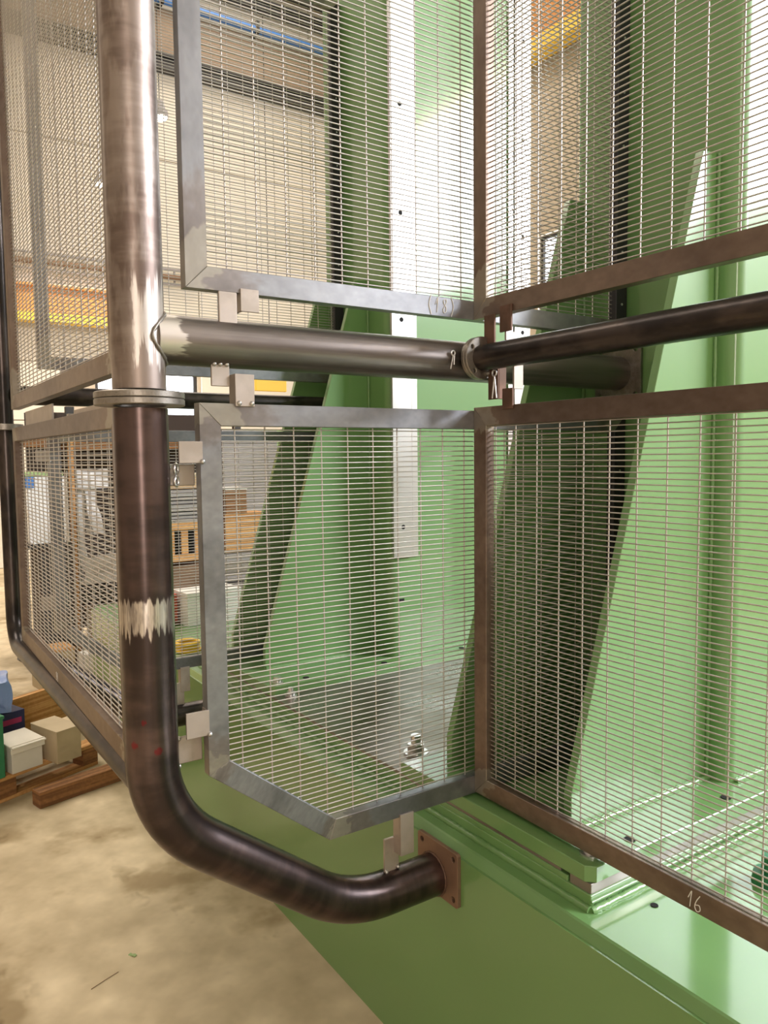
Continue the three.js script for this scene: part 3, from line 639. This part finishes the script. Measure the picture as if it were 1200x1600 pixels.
put('wrapped_panel', 'bright crumpled film over tall goods right of the wrapped bundle', 'bundle', [1.53, .66, -7.35], 0, [['film', lump(.13, .9, .2, .012, 11, 5).translate(-.02, .5, 0), M.film], ['side_film', lump(.1, .42, .2, .012, 12, 7).rotateZ(.12).translate(.12, .66, .04), M.film], ['top_sheet', lump(.3, .16, .3, .012, 17, 3).translate(.09, .95, .05), M.film]]);
put('film_heap', 'heap of white plastic film on the rack shelf', 'plastic film', [1.68, .665, -7.2], 0, [['film', lump(.36, .24, .16, .025, 13, 8).translate(0, .13, 0), M.film]]);
put('carton', 'brown carton at the right end of the rack shelf', 'box', [2.5, .637, -7.45], .2, [['body', bx(-.14, 0, -.12, .14, .42, .12, .003), M.carton], ['tape', bx(-.02, .42, -.12, .02, .422, .12), M.beigeBox]]);
put('carton', 'tan carton under the rack shelf next to the orange one', 'box', [1.78, 0, -7.25], 0, [['body', bx(-.2, 0, -.12, .14, .42, .12, .003), M.beigeBox], ['lid', bx(-.205, .41, -.125, .145, .44, .125, .002), M.carton]]);
put('carton', 'small orange carton standing in front of the tan carton', 'box', [1.62, 0, -6.85], -.1, [['body', bx(-.1, 0, -.1, .1, .3, .1, .003), M.carton], ['lid', bx(-.102, .29, -.102, .102, .305, .102, .002), M.wood]]);
put('plaster_block', 'white block standing on the floor in front of the rack', 'block', [1.42, 0, -6.5], .2, [['block', bx(-.08, 0, -.07, .08, .22, .07, .006), M.white], ['wrap_band', bx(-.082, .1, -.072, .082, .12, .072, .004), M.film]]);
put('carton', 'low cream carton on the floor before the dark locker', 'box', [1.13, 0, -6.45], .15, [['body', bx(-.14, 0, -.12, .12, .3, .12, .003), M.beigeBox], ['lid', bx(-.144, .29, -.124, .124, .312, .124, .003), M.wood]]);
put('safety_post', 'yellow safety pole showing above the wrapped white bundle', 'pole', [1.21, 0, -7.42], 0, [['pole', rod([0, .02, 0], [0, 2.02, 0], .018, 12), M.yellow], ['foot', bx(-.06, 0, -.06, .06, .02, .06, .003), M.dark], ['band', rod([0, 1.72, 0], [0, 1.8, 0], .0185, 12), M.dark]]);
put('timber_post', 'light wooden batten leaning on the dark rack', 'batten', [1.42, 0, -6.98], 0, [['batten', bx(-.022, 0, -.015, .022, 2.0, .015, .002), M.wood]]);
put('steel_cabinet', 'pale green steel cabinet standing right of the storage rack', 'cabinet', [3.25, 0, -7.9], 0, [['body', bx(-.1, 0, -.4, .75, 2.1, .0, .006), M.mint], ['door', bx(-.08, .05, 0, .32, 2.05, .015, .003), M.mint], ['door', bx(.33, .05, 0, .73, 2.05, .015, .003), M.mint], ['handle', bx(.28, .85, .015, .3, 1.05, .04, .003), M.bolt], ['handle', bx(.35, .85, .015, .37, 1.05, .04, .003), M.bolt]]);
// goods on the far end of the machine base
{
  put('carton', 'clean white carton on the far end of the machine base', 'box', [1.76, BTOP, -4.75], .08, [['body', bx(-.17, 0, -.12, .2, .19, .1, .003), M.white], ['lid', bx(-.174, .185, -.124, .204, .212, .104, .003), M.white]]);
  const coil = thing('hose_coil', 'yellow hose coil lying on the machine base beside the dark post', 'coil', [1.39, BTOP, -4.05], 0);
  for (let i = 0; i < 3; i++) mesh('turn', new THREE.TorusGeometry(.06 - .004 * (i % 2), .011, 8, 28).rotateX(Math.PI / 2), M.yellow, coil, [rr(-.004, .004), .011 + i * .02, rr(-.004, .004)]);
  put('rust_block', 'rust red block left of the white carton', 'block', [1.5, BTOP, -4.8], 0, [['block', bx(-.05, 0, -.06, .07, .2, .06, .006), M.red], ['foot', bx(-.06, 0, -.07, .08, .02, .07, .003), M.rusty]]);
  const h = thing('screwdriver', 'screwdriver with red handle lying on the machine base', 'screwdriver', [1.56, BTOP + .016, -3.86], .2);
  mesh('handle', sweep([V3(-.05, 0, 0), V3(-.04, 0, 0), V3(.0, 0, 0), V3(.05, 0, 0), V3(.06, 0, 0)], i => [.008, .015, .012, .015, .007][i], 14), M.red, h); mesh('blade', rod([.06, 0, 0], [.16, -.008, 0], .004, 8), M.bolt, h);
}
// workbench behind the base, with crate, sheets and boxes
{
  const s = thing('workbench', 'grey workbench with crate and boxes beyond the machine base', 'bench', [1.9, 0, -6.55], 0);
  mesh('top', bx(-.05, .6, -.1, 1.1, .66, .68, .004), M.grey, s);
  for (const x of [0, .98]) for (const z of [-.04, .56]) mesh('leg', bx(x, 0, z, x + .07, .6, z + .07, .003), M.darkSteel, s);
  put('sack', 'slumped brown sack on the workbench under the slatted crate', 'sack', [2.13, .66, -6.2], 0, [['sack', lump(.42, .27, .5, .015, 12, 4).translate(0, .135, 0), M.brown]]);
  const c = thing('wooden_crate', 'slatted light wooden crate seen between dark post and panel', 'crate', [1.98, .96, -6.05], .06);
  for (let i = 0; i < 4; i++) mesh('slat', bx(-.05 + i * .115, 0, .0, .01 + i * .115, .31, .018, .003), M.wood, c);
  for (const y of [0, .255]) mesh('rail', bx(-.08, y, .018, .36, y + .06, .036, .003), M.wood, c);
  for (const x of [-.08, .335]) mesh('side_board', bx(x, 0, -.45, x + .025, .31, .0, .003), M.wood, c);
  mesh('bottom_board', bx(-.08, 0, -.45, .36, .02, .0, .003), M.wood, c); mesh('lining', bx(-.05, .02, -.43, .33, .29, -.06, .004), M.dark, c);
  const sheets = thing('sheet_stack', 'stack of thin grey sheets on the slatted crate', 'sheets', [1.98, 1.275, -6.05], .06);
  for (let i = 0; i < 9; i++) mesh('sheet', bx(-.1 + rr(-.02, .02), i * .03, -.4 + rr(-.02, .02), .37 + rr(-.02, .02), i * .03 + .022, .03 + rr(-.02, .02), .002), i % 3 ? M.grey : M.machined, sheets);
  put('carton', 'pinkish carton lying on the stack of grey sheets', 'box', [2.1, 1.545, -6.2], .1, [['body', bx(-.16, 0, -.16, .2, .1, .14, .004), M.carton], ['lid', bx(-.165, .095, -.165, .205, .12, .145, .002), M.beigeBox]]);
  const bs = thing('beam_stack', 'stack of grey steel beams at the right end of the workbench', 'beams', [2.56, .66, -6.2], 0);
  for (let i = 0; i < 4; i++) mesh('beam', bx(-.14, i * .082, -.2, .38, i * .082 + .072, .12, .004), i % 2 ? M.grey : M.machined, bs);
  put('wood_box', 'tan wooden box on the stack of grey beams', 'box', [2.62, .99, -6.2], .05, [['body', bx(-.18, 0, -.18, .2, .3, .1, .004), M.wood], ['lid', bx(-.19, .3, -.19, .21, .33, .11, .003), M.wood]]);
  put('wood_box', 'small orange-brown box on top of the tan wooden box', 'box', [2.54, 1.32, -6.18], .0, [['body', bx(-.09, 0, -.1, .1, .2, .1, .004), M.woodOld], ['lid', bx(-.095, .2, -.105, .105, .22, .105, .003), M.white]]);
}
put('steel_sheet', 'upright grey sheet leaning beside the wooden boxes', 'sheet', [3.0, 0, -6.9], .1, [['sheet', bx(-.25, 0, -.03, .35, 2.05, .0, .003), M.grey], ['edge_strip', bx(-.255, 0, -.035, -.235, 2.055, .005, .002), M.machined]]);
put('yellow_sign', 'yellow box hanging beyond the guard above the back rail', 'sign', [4.57, 2.68, -9.6], 0, [['face', bx(-.23, 0, -.06, .23, .18, 0, .01), M.yellow], ['hanger', rod([0, .18, -.03], [0, HY - 2.68, -.03], .006, 6), M.darkSteel]]);

renderer.render(scene, camera);
